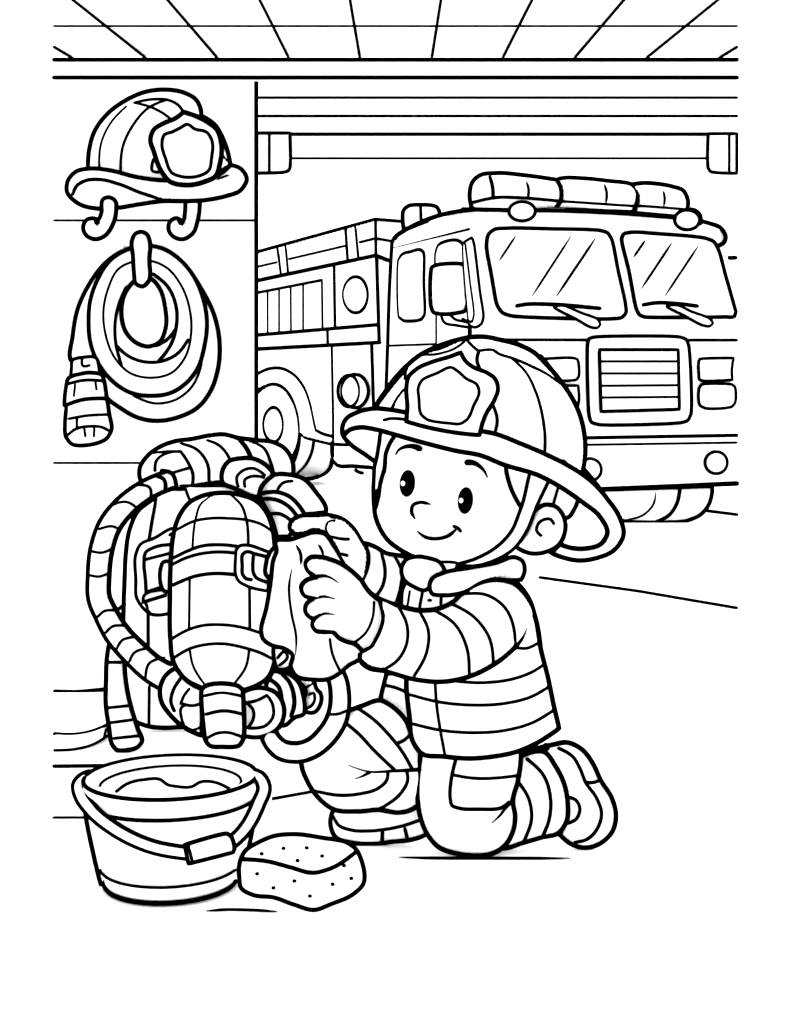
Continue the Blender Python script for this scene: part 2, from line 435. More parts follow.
# rear body
bd = shape("C: -60,312* 412,180* 415,290* 423,555* 402,560* 405,760* V: 600,648* 425,636 410,600* 405,545* 320,525 285,515 262,490 255,420 230,350 190,300 145,282 100,300 60,380* C: -60,560*", PS, t=.02, R=2, back=2.35, w=3, straight=False, sp=12, rim=False)
bd.S(("C: -58,310 412,180", 3.6), ("C: 412,180 497,187", 3.2), ("C: -58,350 112,311", 2.2), ("C: 150,301 320,261", 2.2), ("C: 365,250 412,238 462,247", 2.6),
     ("C: -58,390 412,290 450,305", 4), ("C: 412,180 413,290", 3), ("C: 115,270 125,345", 3.2), ("C: 140,263 147,340", 3.2), ("C: 322,213 328,300", 3.6), ("C: 352,205 360,292", 3.2),
     ("C: 415,290 423,555", 3.6), ("C: 287,318 290,505", 3.8), ("C: 35,407 250,365 252,515", 2.8), ("C: 85,397 85,526", 2.7), ("C: 120,391 120,523", 2.7),
     ("C: 155,384 156,520", 2.7), ("C: 193,377 193,517", 2.7), ("C: 35,534 418,501", 3.6), ("C: -58,581 425,555", 3.8), ("C: 267,518 268,562", 3.6),
     ("C: -59,312 -59,560", 3.2), ("C: 280,565 284,790 284,900", 3.2), ("C: 400,560 406,750", 3.4), straight=True, lift=1.6)
bd.S(("V: 75,238 130,214 180,212 230,235 280,292 310,370 325,440 335,485* 360,498 405,511", 3.2), ("V: 262,492 285,515 320,525 405,545 475,548", 3.2), ("V: 405,540 408,600 425,634 500,642 610,650", 4.2),
     ("V: 75,345 100,300 145,282 190,300 230,350 255,420 262,500", 3.4), ("V: 75,308 110,290 145,282", 2.4), ("V: 508,660 520,668 538,672", 3.6))
bd.build('truck_body', e)
pn = shape(ell(352, 410, 37, 55, 'C'), PS.shift(.03), t=.004, R=3, back=.05, w=3.4); pn.build('gauge_panel', e)
pn = shape(ell(350, 703, 40, 51, 'C'), PS.shift(.05), t=.004, R=3, back=.07, w=3.6); pn.S((ell(331, 703, 33, 48, 'C'), 3.4, dict(closed=True))); pn.build('side_lamp', e)
wh = shape(ell(150, 490, 112, 208, 'V', n=40), PS.shift(.02), t=.06, R=8, back=.85, w=3.4)
wh.S((ell(148, 460, 43, 76, 'V'), 3.6, dict(closed=True)), plane=PS.shift(.02))
wh.S(("V: 262,500 250,560 232,600", 3.4), ("V: 325,528 312,590 285,640 245,678", 3), ("V: 406,608 395,650 350,685 285,699 235,695", 4.2), plane=PS.shift(-.2))
wh.build('rear_wheel', e)
# cab: side face and front face
cb = shape("C: 463,250 475,232 500,215 560,185 620,165 700,152 735,152* 735,995* 440,995* 445,700* 452,500* 460,280*", PS.shift(.0), t=.02, R=2, back=2.3, w=3, sp=12, rim=False)
cb = shape("Z: 483,212* 486,209 600,209.5 690,219 712,225 727,233 730,242 726,250* 737,315* 737,448* 560,452* 483,452*", PF, t=.04, R=3, back=3.0, w=3, sp=12, rim=False, mb=cb)
cb.plane = PF
cb.S(("C: 463,250 475,232 500,215 560,185 620,165 700,152 720,151", 4.6), ("F: 50,195 230,198 420,200 791,217", 4.4), ("G: 0,215 160,226 310,238", 4.2), ("G: 405,250 450,262 500,282 520,320 513,342 490,356", 4.6),
     ("C: 463,268 697,210", 2.4, dict(taper=3)), ("C: 463,250 455,400 450,560 445,700", 4.4), ("C: 452,565 597,560", 2.1), ("C: 597,470 597,560", 2.2),
     ("F: 205,711 550,712", 2.8), ("H: 470,32 620,32", 2.8), plane=PF, lift=1.6)
cb.build('cab', e)
# lower front and bumper
bp = shape("Z: 474,438* 560,438* 737,435* 737,484* 598,489.5* 474,492*", PF.shift(.42), t=.02, R=2, back=1.6, w=4, sp=12, rim=False)
bp.S(("H: 0,342 145,340 620,332", 3.6), ("H: 0,364 145,362 620,355", 2.2), ("H: 100,505 190,502 620,484", 5), straight=True)
bp.build('bumper', e)
for c in ((555, 418), (158, 440)):
    shape(ell(c[0], c[1], 35, 35, 'H'), PF.shift(.5), t=.03, w=3.2).build('fog_lamp', e)
ft = shape("H: 120,506* 543,492* 541,520 532,550 508,580 465,600 400,606 330,606 255,600 180,560", 12.74, t=.03, R=6, w=4.2)
ft.S(("H: 441,500 430,550 405,585 370,602", 3.6), ("H: 365,512 357,550 325,583 270,598", 2, dict(taper=1))); ft.build('front_wheel', e)
g = shape("H: 150,48 155,28 175,22 440,22 460,30 468,50 475,265 465,285 445,292 185,298 162,290 155,270", PF.shift(.06), t=.006, R=2, back=.08, w=3.8, sp=8)
g.build('grille_frame', e)
gi = shape("H: 187,62* 435,62* 439,250* 192,257*", PF.shift(.12), t=.01, R=2, back=.04, w=3.6, straight=True, sp=8)
gi.S("H: 192,99 432,99", "H: 193,137 433,137", "H: 194,176 434,174", "H: 195,213 436,211", w=2.3, straight=True); gi.build('grille', e)
for s_ in ("H: 0,92* 100,88 117,92 121,105 121,148 115,156 100,159 0,160*", "H: 10,175* 120,175* 122,225 118,240 105,246 10,246*",
           "H: 500,105 503,92 515,90 610,88* 604,130 606,157* 515,160 503,156 501,140", "H: 503,180 510,172 605,172 613,178 614,230 605,241 520,246 505,238"):
    shape(s_, PF.shift(.06), t=.006, R=2, back=.06, w=3.1, sp=8).build('headlight', e)
w1 = shape("F: 145,330 152,295 175,275 220,270 400,272 595,279 622,288 637,310 665,440 694,575 695,605 680,622 640,628 240,616 208,604 190,580 165,460", PF.shift(.05), t=.006, R=2, back=.06, w=4.1, sp=8)
w1.S(("F: 260,300 195,398", 2.2), ("F: 478,302 325,538", 2.2), ("F: 575,310 422,538", 2.6), taper=1); w1.build('windshield', e)  # slanted strokes are glass reflections drawn in ink
w2 = shape("G: 90,325 97,308 125,300 250,306 440,325 470,338 488,368 520,480 562,628* 555,648 520,650 185,650 165,642 152,620 120,460", PF.shift(.05), t=.006, R=2, back=.06, w=4.1, sp=8)
w2.S(("G: 187,333 140,402", 2.4), ("G: 298,343 172,532", 2.4), ("G: 408,355 270,562", 2.2), taper=1); w2.build('windshield', e)  # inked streaks stand for painted reflections on the right pane
wp = shape("F: 413,580 440,575 520,605 585,632 594,650 582,664 560,662 500,630", PF.shift(.15), t=.02, w=3); wp.S(("F: 265,577 300,571 420,572 520,580 592,587", 4.2), plane=PF.shift(.13), onplane=True); wp.build('wiper', e)
wp = shape("G: 278,604 310,600 380,628 455,658 467,675 455,688 430,686 350,645", PF.shift(.15), t=.02, w=3); wp.S(("G: 180,600 230,592 320,595 402,605", 4), plane=PF.shift(.13), onplane=True); wp.build('wiper', e)
# side windows, mirror
shape("C: 484,302 494,287 520,279 548,273 558,280 560,375 561,472 552,484 497,488 486,480", PS.shift(.03), t=.004, R=2, back=.03, w=3.5, sp=8).build('side_window', e)
sw = shape("C: 597,335* 597,280 605,258 625,248 662,245 676,254 684,275 692,340* 692,440* 597,440*", PS.shift(.05), t=.004, R=2, back=.05, w=3.4, sp=8); sw.build('side_window', e)
sw = shape("F: 55,328 72,315 86,308 93,325 118,520 131,625 122,650 95,662 75,650*", PS.shift(.10), t=.004, R=2, back=.08, w=3, sp=8)
sw.S(("F: 62,335 80,480 95,615 88,638 50,628", 2.8)); sw.build('window_pillar', e)
mr = shape("C: 580,345 584,326 600,319 672,316 686,322 691,342 692,440 684,459 664,465 606,468 588,463 581,445", 12.7, t=.02, R=4, back=.1, w=4.2, sp=8)
mr.S(("F: -35,612 -25,640 30,655 85,663", 3), ("F: 0,612 20,630 60,640 90,650", 3), ("F: 80,662 80,700", 5.5), plane=fp(12.72), onplane=True)
mr.build('mirror', e)
mr = shape("G: 508,400* 560,400* 560,410* 508,410*", PF.shift(-.1), t=.03, w=2, straight=True); mr.S(("G: 506,405 561,405", 4.2), lift=1.2); mr.build('mirror', e)
# roof lights
PLt = fp(12.75)
seg = "F: 85,186 78,130 90,85 120,60 180,52 300,61 420,78* 436,105 437,160 415,193*"
l1 = shape("F: 424,78 450,71 520,72 620,82 720,98 738,118 738,170 722,206* 415,194* 437,160 436,105", PLt, t=.15, R=6, w=4.4)
l1.S(("F: 437,163 735,183", 2.6), ("F: 610,95 620,130 616,170", 2.6, dict(taper=1))); l1.build('light_bar', e)
l0 = shape(seg, PLt.shift(.02), t=.15, R=6, w=4.6); l0.S(("F: 158,68 168,105 170,150", 3.6), ("F: 90,168 170,150 437,163", 3.2), ("F: 302,85 310,110 307,155", 2.6, dict(taper=1))); l0.build('light_bar', e)
l2 = shape("G: 130,105 170,96 300,110 345,127 362,160 362,205* 350,238* 120,217* 148,195 155,150", PLt.shift(-.02), t=.15, R=6, w=4.6)
l2.S(("G: 20,185 152,190 360,205", 2.6), ("G: 262,128 268,160 264,190", 2.4, dict(taper=1)), ("G: 15,105 25,140 22,180", 2.4)); l2.build('light_bar', e)
ls = shape(ell(285, 203, 52, 38, 'F'), fp(12.45), t=.08, w=3.4); ls.build('roof_lamp', e)
ls = shape(ell(361, 248, 52, 41, 'G'), fp(12.45), t=.08, w=3.6); ls.S(("G: 362,205 395,210 415,232 415,262", 4.6), onplane=True); ls.build('roof_lamp', e)
bc = shape("C: 498,214* 498,152 510,141 550,136 598,143 606,155 607,170*", 14.0, t=.1, R=8, w=4.2); bc.S(("C: 549,140 551,195", 3)); bc.build('beacon', e)

# ================================================================== BREATHING APPARATUS
e = tag(empty('breathing_apparatus', (xat(220, 3.35), 3.35, PZ)), 'air tank backpack with corrugated hoses standing in front of the firefighter', 'breathing apparatus')
pk = shape("I: 500,345 430,402 393,485 378,580 372,700 K: 368,60 368,300 385,480 412,570 460,594 540,605 620,602 L: 200,600 360,520 400,300 J: 420,500 400,300* 200,250 0,240", 3.5, t=.06, R=22, w=4.8)
pk.S(("I: 510,352 495,430 480,522", 3.4), ("K: 475,98 475,248", 3.2), ("K: 480,425 478,592", 2.8), ("K: 340,88 375,62", 4)); pk.build('backpack', e)
rl = shape("I: 440,258 438,215 465,166 520,122 600,92 J: 50,84 130,68 190,63 255,78 330,88 410,98 460,125 490,170 497,246* 400,248 300,278 190,275 60,292 I: 640,300 560,300*", 3.42, t=.07, w=4.8)
rl.S(("I: 505,222 512,178 545,151 618,138* 650,185 672,240 668,292", 3.2), ("I: 500,147 560,139 615,139", 3), ("I: 580,233 662,209", 3), ("I: 620,105 690,130 735,190 742,264", 3.2),
     ("J: 120,90 170,110 210,155 225,192", 3), ("J: 250,82 290,120 312,165", 4.8), ("J: 310,98 370,125 398,185 410,228", 3.2), ("J: 45,293 100,280 195,270", 6)); rl.build('padded_roll', e)
cl = shape("J: 0,292 100,290 200,290 290,305 345,348 385,400 300,420 0,420 I: 680,400 655,345 640,305*", 3.33, t=.01, w=3); cl.build('tank_cradle', e)
hs = hose("I: 572,262 475,303 382,370 308,460 270,570 258,680 262,791 K: 288,102 338,190 412,272 500,350 548,378", [18, 19, 20.5, 21.5, 22, 21.5, 21.5, 22, 24, 25, 26, 27], [3.24]*5+[3.22]*7, w=4.8)
hs.S(("I: 508,245 545,262 550,312", 4), ("I: 535,223 575,232 600,300", 4.4), ("I: 435,285 480,295 487,350", 3), ("I: 320,372 380,360 428,388", 2.6), ("I: 260,480 320,468 352,482", 2.6), ("I: 230,577 270,583 312,568", 2.6),
     ("I: 222,683 260,688 305,670", 2.6), ("K: 250,122 285,92 338,92", 2.8), ("K: 285,192 320,160 375,158", 2.8), ("K: 335,264 360,222 415,207", 2.8), ("K: 390,328 412,278 478,256", 2.8), ("K: 463,392 480,322 545,298", 2.8))
hs.build('corrugated_hose', e)
h2 = shape("K: 302,240* 292,320 290,400 289,500 303,600 318,680 335,701 430,690 448,668 430,610 405,530 382,430 372,330 372,280*", 3.27, t=.025, w=4.8)
h2.S(("K: 303,318 365,318", 3), ("K: 302,517 385,509", 3), ("K: 310,583 402,571", 3), ("K: 325,652 440,640", 3)); h2.build('hose_end', e)
PH = Plane((0, 3.3, PZ+.004), (0, 0, 1))
st = shape("K: 64,632 150,635 230,620 292,594* 288,650* 230,680 150,700 64,705*", PH, t=.004, R=3, back=.004, w=2.8, rim=False)
st.S(("K: 64,632 150,635 230,620 296,592", 3.6), ("K: 64,705 150,700 230,680 298,640", 2.8), ("K: 290,612 280,655", 2.6), onplane=True); st.build('webbing_strap', e)
cn = shape("K: 592,345 552,375 528,430 533,488 572,548 640,607 712,641* 714,436* 668,414 630,384 598,345", 3.16, t=.03, w=5)
cn.S(("K: 615,392 585,440 575,490 590,530", 3.6), ("K: 655,435 632,465 618,500", 2.8), ("K: 640,505 622,515 620,555 642,600 680,613 705,598 715,560", 3), ("K: 625,500 670,508 715,495", 3)); cn.build('hose_connector', e)
fr_ = shape("I: 590,478 500,520 440,548 421,590 421,700 K: 425,35 440,62 480,102 600,95* 600,-180*", 3.33, t=.02, R=4, w=3.6)
fr_.S(("I: 578,547 500,560 465,580 457,630 463,700 466,752", 3.4), ("I: 465,613 570,586", 3), ("I: 566,620 540,625 530,650 531,725 545,752 568,756", 3.8), ("I: 466,757 535,735", 3.6), ("K: 453,55 457,25 475,12 540,0", 3), ("K: 460,52 550,24", 3.6), ("K: 462,55 482,98", 3)); fr_.build('harness_frame', e)
tk = shape("Z: 170,600 171,560 173,538 178,519 189,503 204,495.5 221,493 240,495 256,501 266,512 272,527 274.5,545 276,600 275.5,640 274,663 268,677 256,685.5 243,690 222,692 203,688 183,677 173,660 170.5,640", 3.3, t=.12, w=5)
tk.S(("J: -45,505 0,475 60,445 130,432 220,432 300,440 370,465 402,490", 2.9), ("J: 140,335 90,372 70,430 55,562", 2.3), ("J: 228,335 270,375 290,430 300,548", 2.8),
     ("I: 585,607 650,575 J: 90,555 180,548 250,555", 3.4), ("I: 585,634 640,607 J: 80,590 160,580 248,585", 3.2), ("I: 585,725 650,697 J: 60,688 140,675 245,680", 3.6),
     ("Z: 189.7,577 189,628", 2.5), ("Z: 249.5,588 249.8,628", 2.8), ("K: 583,212 650,175 720,155 791,152 L: 180,163 262,187", 3), ("K: 590,297 660,257 740,238 L: 100,236 200,255 280,282 322,306", 3), ("K: 658,258 672,330 722,412", 2.4), ("L: 216,262 200,340 156,404", 2.4))
tk.build('air_tank', e)
bk = shape("J: 245,600 248,570 262,554 310,552 350,565 395,582* 388,752* 290,727 256,705 245,680", 3.17, t=.012, R=3, back=.02, w=3.4)
bk.S(("J: 388,603 330,588 290,579 275,590 273,640 275,680 285,694 312,702", 3.6), ("J: 322,598 322,670 332,690 388,714", 3.4)); bk.build('buckle', e)
lp = shape("J: 428,548 402,572 378,630 378,680 400,700 418,640 432,590", 3.15, t=.012, w=4.6); lp.build('strap_loop', e)
vl = shape("L: 10,432 30,420 100,411 172,425 188,440* 190,655 175,680 100,689 40,681 22,655*", 3.08, t=.07, w=5)
vl.S(("L: 20,465 90,452 188,468", 3), ("L: 28,546 100,531 188,546", 3.4), ("L: 30,652 70,631 120,626 185,646", 3)); vl.build('valve', e)
kn = shape("L: 190,450 265,430 330,450 365,500 367,560 340,610 270,645 185,640*", 3.14, t=.05, w=4.6)
kn.S(("L: 203,495 250,485 294,462* 318,500 320,560 290,595 240,607 208,606* 233,570 235,530 203,495", 3.2)); kn.build('valve_knob', e)
cp = shape("L: 300,395 335,350 385,366 430,402 455,470 452,548 420,558 370,595 300,560", 3.19, t=.05, w=4.6)
cp.S(("L: 335,358 385,395 412,460 412,520 400,552", 4.6), ("L: 310,395 345,425 358,475 362,500", 4.4), ("L: 430,402 445,460", 2.6)); cp.build('hose_coupling', e)
cp = shape("L: 425,385 460,380 500,400 512,435 530,455 530,500 500,538 468,535 455,500 465,440", 3.22, t=.03, w=4.4)
cp.S(("L: 465,430 492,412", 2.4), ("L: 480,460 498,452 505,475 490,508 470,520", 3)); cp.build('clip', e)
cp = shape("L: 330,240 380,240 410,280 400,335 345,350 325,300", 3.22, t=.02, w=4.4); cp.S(("L: 342,298 372,270 385,290 350,330", 3)); cp.build('strap_end', e)
rg = hose("L: 560,330 600,385 615,465 603,560 555,640 490,695 425,714 360,703 305,640 300,600", [16, 17.5, 18.5, 19.5, 19.5, 18.5, 18.5, 18, 16, 14], [3.2, 3.1, 2.95, 2.80, 2.76, 2.76, 2.80, 2.95, 3.18, 3.25], w=4.8)
rg.S(("L: 575,547 605,545 640,532", 3)); rg.build('breathing_hose', e)
hc = shape("L: 335,625 370,590 420,560 460,545 560,400 570,480 555,560 505,630 430,668 370,660", 3.3, t=.02, w=3.4, rim=False); hc.S(("L: 345,612 395,572 450,548", 3.6)); hc.build('hose_sleeve', e)
uh = shape("J: 188,275 186,225 210,185 270,168 330,172 380,200 415,240* 385,262 355,300 345,335 240,300", 3.31, t=.02, w=4.8)
uh.S(("J: 255,290 250,250 280,220 320,212 372,242", 3), ("J: 285,292 285,262 310,249 368,252", 3)); uh.build('breathing_hose', e)
uh = shape("J: 348,325 358,275 410,242 480,240 545,260 592,310 640,405 600,440 500,480 480,512* 425,514* 408,450 380,392", 3.35, t=.05, w=4.8)
uh.S(("J: 430,303 450,278 492,268", 3.2), ("J: 352,325 420,316 480,335 520,372 548,415", 4.2), ("J: 358,347 420,350 480,382 517,428", 4), ("J: 403,412 440,413 485,440", 3.6), ("J: 545,412 600,406 640,400", 3)); uh.build('corrugated_hose', e)

# ================================================================== CLOTH
ct = shape("Q: 70,195 150,182 200,165 250,150 300,157 345,215 400,300 470,380 490,500 485,690 460,742 415,768 370,806 320,833 250,836 165,815 143,775 152,722 110,690 60,678 12,642 5,608 30,500 50,380 62,280 78,230", 2.93, t=.018, R=14, w=4.6)
ct.S(("Q: 168,210 188,250 190,300", 3, dict(taper=1)), ("Q: 272,208 288,235 295,262", 2.6, dict(taper=1)), ("Q: 148,320 135,400 145,520 168,640 165,720", 2.4, dict(taper=1)), ("Q: 325,648 335,710 372,795", 2.6))
tag(ct.build('cleaning_cloth'), 'draped cleaning cloth the firefighter rubs against the air tank', 'cloth')

# ================================================================== PERSON
e = tag(empty('person', (xat(480, 2.87), 2.87, 0)), 'kneeling firefighter in oversized helmet, coat and gloves, wiping the tank with a cloth', 'person')
bdm = MB()
HEAD = "P: 60,20 48,80 45,140 38,205 22,260 15,310 28,360 60,412 110,450 180,482 250,496 330,495 400,478 460,450 540,430 620,400 680,330 705,250 700,150 640,60 500,-10 300,-50 150,-40"
shape(HEAD, 2.87, t=.19, w=9, rim=False, ins=True, mb=bdm)
for c in (("P: 220,420 420,420 440,540 200,540", 2.84, .07), ("R: 260,60 520,90 600,250 640,560 560,640 260,640 215,420 210,200", 2.81, .06),
          ("R: 560,130 530,280 300,395 100,360 80,220 180,205 330,200 450,120", tilt((365, 630, 2.88), (520, 620, 2.64)), .03), ("Q: 500,240 700,300 710,470 640,470 520,390", 2.93, .02),
          ("U: 60,0 280,0 290,380 200,500 60,500 -60,420 -80,100", 2.92, .02), ("U: 200,300 380,180 560,300 560,430 300,470 100,480", 2.93, .02), ("T: 400,120 540,330 520,540 300,540 120,470 80,340 240,200", 2.95, .03), ("T: 220,520 540,520 540,640 220,640", 2.97, .02)):
    shape(c[0], c[1], t=c[2], rim=False, mb=bdm, sp=7)
c0 = CAM+ray(370+165/3.439, 420+312/3.439)*2.70        # nose
for R_, c_ in ((.022, c0),):
    vs, fs = [], []
    for i in range(9):
        for j in range(14):
            th = math.pi*i/8; ph = 2*math.pi*j/14; vs.append(c_+Vector((math.sin(th)*math.cos(ph), math.sin(th)*math.sin(ph)*1.2, math.cos(th)))*R_)
    for i in range(8):
        for j in range(14): k = (j+1) % 14; fs.append((i*14+j, i*14+k, (i+1)*14+k, (i+1)*14+j))
    bdm.add(vs, fs)
# merge the volumes into one continuous skin
me = bpy.data.meshes.new('tmp'); me.from_pydata(bdm.v, [], bdm.f); 
bm = bmesh.new(); bm.from_mesh(me); bmesh.ops.remove_doubles(bm, verts=bm.verts, dist=1e-5); bmesh.ops.recalc_face_normals(bm, faces=bm.faces); bm.to_mesh(me); bm.free()
to = bpy.data.objects.new('tmp', me); COL.objects.link(to)
md = to.modifiers.new('r', 'REMESH'); md.mode = 'VOXEL'; md.voxel_size = .006
dg = bpy.context.evaluated_depsgraph_get(); ev = to.evaluated_get(dg).to_mesh()
skin = MB(); skin.add([v.co.copy() for v in ev.vertices], [tuple(p.vertices) for p in ev.polygons])
bpy.data.objects.remove(to); bpy.data.meshes.remove(me)
skin.plane = fp(2.87)
headmb = MB(); headmb.v = list(skin.v); headmb.f = list(skin.f); headmb.m = list(skin.m); headmb.plane = skin.plane
def outl(mb, s_, w, Y, **k): mb.stroke(s_, w, plane=fp(Y), onplane=True, **k)
outl(skin, "P: 45,80 44,150 38,205 22,260 15,310 28,360 60,412 110,450 180,482 250,497 330,496 400,478 455,448", 5, 2.86)
shape("P: 500,430 535,380 565,315 600,292 640,299 664,328 672,375 650,428 600,455 545,457", 2.62, t=.03, w=4.6, mb=skin)
skin.S(("P: 588,397 573,380 580,355 600,342 622,342 632,356", 3.2)); skin.plane = fp(2.87)
skin.S(("P: 155,340 143,315 147,294 170,284 208,290", 3.8, dict(taper=1)), ("P: 163,383 190,402 225,408 265,400 300,372", 4, dict(taper=1)), ("P: 289,366 301,371 311,382", 3.4),
       ("P: 88,118 102,100 125,91 150,91 170,98", 6.4, dict(taper=3)), ("P: 335,146 355,147 378,160 396,180 403,197", 6.4, dict(taper=2)))
body = skin.build('body', e)
for (x, y) in ((128, 218), (328, 277)):
    ey = MB(); ey.v = list(headmb.v); ey.f = list(headmb.f); ey.m = list(headmb.m); ey.plane = headmb.plane
    n0, f0 = len(ey.v), len(ey.f)
    ey.dots([(x, y)], 27, 47, 'P', 5, z=.25)
    v_, f_ = ey.v[n0:], ey.f[f0:]
    ei = MB(); ei.add(v_, [tuple(i-n0 for i in q) for q in f_], 1)
    # small white catchlight dot
    c = ei.__class__(); c.add(v_, [tuple(i-n0 for i in q) for q in f_], 0)
    c.plane = 2.68; k0, g0 = len(c.v), len(c.f)
    c.dots([(x-15, y)], 7.5, 8.5, 'P', 0, ink=0, z=.4)
    ei.add(c.v[k0:], [tuple(i-k0 for i in q) for q in c.f[g0:]], 0)
    ei.build('eye', e)
# hair
hr = shape("P: 470,150 478,215 500,268 518,298 545,330 575,350 600,355 640,350 660,340 682,335 702,308 718,262 700,180 560,110", 2.66, t=.015, R=8, w=4.6)
hr.S(("P: 645,238 630,292", 2.8)); hr.build('hair', e)
shape("N: 230,440 285,455 262,500 245,545 240,605 222,670 210,745 196,790 190,720 192,650 195,600 205,560 215,500", 2.72, t=.02, R=6, w=4.4).build('hair', e)
# helmet
hm = shape("N: 205,345 250,262 330,165 400,108 470,74 560,44 620,32 700,33 O: 80,42 160,62 235,98 290,150 350,220 400,292 440,380 459,470 460,560 448,630* 300,620 0,540 N: 500,480 300,430", 2.80, t=.22, w=5.4)
hm.S(("N: 655,93 720,91 O: 80,105 150,128 220,158 300,200 345,235", 3.6), ("N: 600,42 625,70 655,95", 3.2), ("N: 653,95 646,130 662,178", 3.6), ("O: 135,122 200,185 245,272 275,380 286,480 284,535", 2.9),
     ("N: 325,262 292,305 270,348", 3.2), ("N: 712,322 735,400 725,452", 3.2), ("N: 395,110 440,98 500,80 560,52", 5.5, dict(taper=1)), ("N: 330,215 350,145 400,115 470,108 545,85 600,45", 3.4), ("O: 265,118 300,160 345,222", 6), ("N: 215,335 272,255 338,178", 4))
helm = hm.build('helmet', e)
ub = shape("N: 60,420 56,460 85,498 150,545 240,608* 330,700 P: 620,454 H: 120,726 180,718 235,692 262,650 250,590 210,530 O: 400,560 100,450 N: 400,380 150,370", 3.0, t=.02, R=10, w=5)
ub.S(("P: 655,430 H: 70,680", 3.6)); ub.build('brim_underside', helm)
bt = shape("N: 57,468* 54,430 70,392 120,362 200,345 260,350 330,362 500,420 O: 0,443 60,455 180,500 285,545 380,592 450,635 500,675 H: 210,530 250,590 263,645 235,692 180,718 120,726 70,716 35,703* 62,675* 100,687 140,689 195,671 212,640 190,590 130,540 60,492 0,460 O: 100,590 0,550 N: 560,532 400,492 300,464 200,437 130,428 85,440", 2.56, t=.03, w=5)
bt.S(("N: 238,396 262,390 330,393", 3.2)); bt.build('brim', helm)
fs_ = shape("N: 575,98* 592,132 632,165 690,188 726,216 738,260 722,308 685,370 668,415 657,462* 560,452 440,430 335,402* 340,340 336,250 345,207 380,172 450,140 530,116", 2.50, t=.02, R=5, w=4.6)
fs_.S("N: 535,165 560,180 600,215 645,240 655,270 632,330 600,395 570,412 530,410 425,392 402,372 391,300 389,250 402,224 470,190", w=3.1, closed=True); fs_.build('front_shield', helm)
cs = shape("P: 572,150 520,300 482,388 430,440 360,478 300,498 360,502 430,482 492,445 535,388 572,300 625,150", 2.60, t=.008, R=3, back=.015, w=3.8); cs.build('chin_strap', helm)
# jacket
jk = shape("R: 440,40 560,80 605,135 632,215 650,320 675,420 698,530 716,605* 640,655 560,690 480,706 400,713 300,706 222,695 192,655 178,560 168,470 166,380 148,200 158,90 250,30", 2.79, t=.09, w=5.2)
jk.S(("R: 270,440 275,520 290,620 305,700", 3), ("R: 345,436 450,441 560,425 620,402 658,378", 3), ("R: 166,480 280,510 400,522 520,516 620,490 675,458", 3.1), ("R: 183,587 290,612 400,621 520,613 620,585 692,543", 3.1),
     ("R: 560,315 600,317 645,295", 3), ("P: 137,590 128,645", 2.6), ("P: 180,592 170,645", 3), ("P: 246,598 243,632", 3))
jk.dots([(205, 620)], 9, 6, 'P')
jack = jk.build('jacket', e)
fp_ = shape("R: 180,410 95,408* 72,500* 125,535 178,595 230,600*", 2.92, t=.03, R=8, w=5); fp_.S(("R: 88,450 125,458 168,476", 3.2)); fp_.build('coat_flap', jack)
fa = shape("Q: 482,203 535,217 580,244 680,266 740,300* 740,530* 660,500 600,478 540,450 470,372 500,305 500,240", 2.92, t=.05, w=4.8)
fa.S(("Q: 565,250 582,330 570,400 540,447", 3.4), ("Q: 628,265 660,335 655,400 632,482", 3.2)); fa.build('sleeve', jack, label='raised far sleeve with fewer folds showing')
PA = tilt((365, 630, 2.73), (520, 620, 2.60))
na = shape("R: 75,140 150,168 220,181 290,172 335,150 380,105 440,78 500,71 555,88 600,130 628,205 600,248 560,312 480,377 390,420 300,438 200,430 90,400 30,388 5,368 0,340 60,290 85,220 72,165", PA, t=.05, R=28, w=5, rim=False, ins=True)
na.plane = PA
na.S(("R: 72,142 150,168 220,181 290,172 335,150 380,103 440,78 500,71 555,86 602,132 632,212 650,320", 5), ("R: 560,312 480,377 390,420 300,438 200,430 90,400 30,388 5,368 0,340", 5), onplane=True)
na.S(("R: 600,246 585,280 560,312", 4.5, dict(taper=3)), ("R: 140,172 168,230 165,310 130,365 85,393", 3.2), ("R: 215,188 245,250 240,330 195,416", 3.2), ("R: 268,182 340,230 385,320 393,408", 3.2), ("R: 330,158 410,205 465,280 480,370", 3.2), ("R: 368,124 450,124 520,170 552,240 558,305", 3.2), ("Q: 478,745 510,768 580,782", 2.6))
na.build('sleeve', jack)
cr = shape("P: 200,475 240,490 255,520 232,532* 210,550 205,575 190,585 150,573 115,545 108,512 125,480 160,470", 2.67, t=.03, w=4.4); cr.build('collar', jack)
cr = shape("P: 205,572 215,545 250,527 350,507 430,492 500,472 524,485 532,515 520,550* 490,551 430,550 380,562 330,590 250,602 213,596", 2.63, t=.035, w=4.6); cr.build('collar', jack)
cr = shape("P: 184,500 195,520 240,532 290,518 300,495", 2.71, t=.02, w=3.2); cr.build('undershirt', e)
# gloves with separate fingers
gl = MB()
GP = tilt((310, 620, 2.80), (385, 630, 2.72))
shape("Q: 290,290 360,290 420,318 475,372 525,445 562,470 570,540 552,620 515,678 475,702 430,670 385,652 345,612 290,590 270,520 270,400", GP, t=.025, R=12, rim=False, ins=True, mb=gl)
for s_ in ("Q: 350,290 290,266 235,268 212,290 222,330 255,350 310,358 370,385 410,350", "Q: 390,380 320,358 250,362 205,385 193,412 205,445 250,458 320,455 390,450", "Q: 390,450 310,450 250,460 217,485 212,520 240,550 290,540 390,535", "Q: 390,530 310,530 262,545 243,575 255,605 300,615 350,618 400,600"):
    shape(s_, GP.shift(.012), t=.02, rim=False, ins=True, mb=gl)
shape("Q: 330,560 270,500 255,440 275,420 310,450 380,540", GP.shift(-.05), t=.02, rim=False, mb=gl)   # thumb behind the cloth
gl.plane = GP.shift(.014)
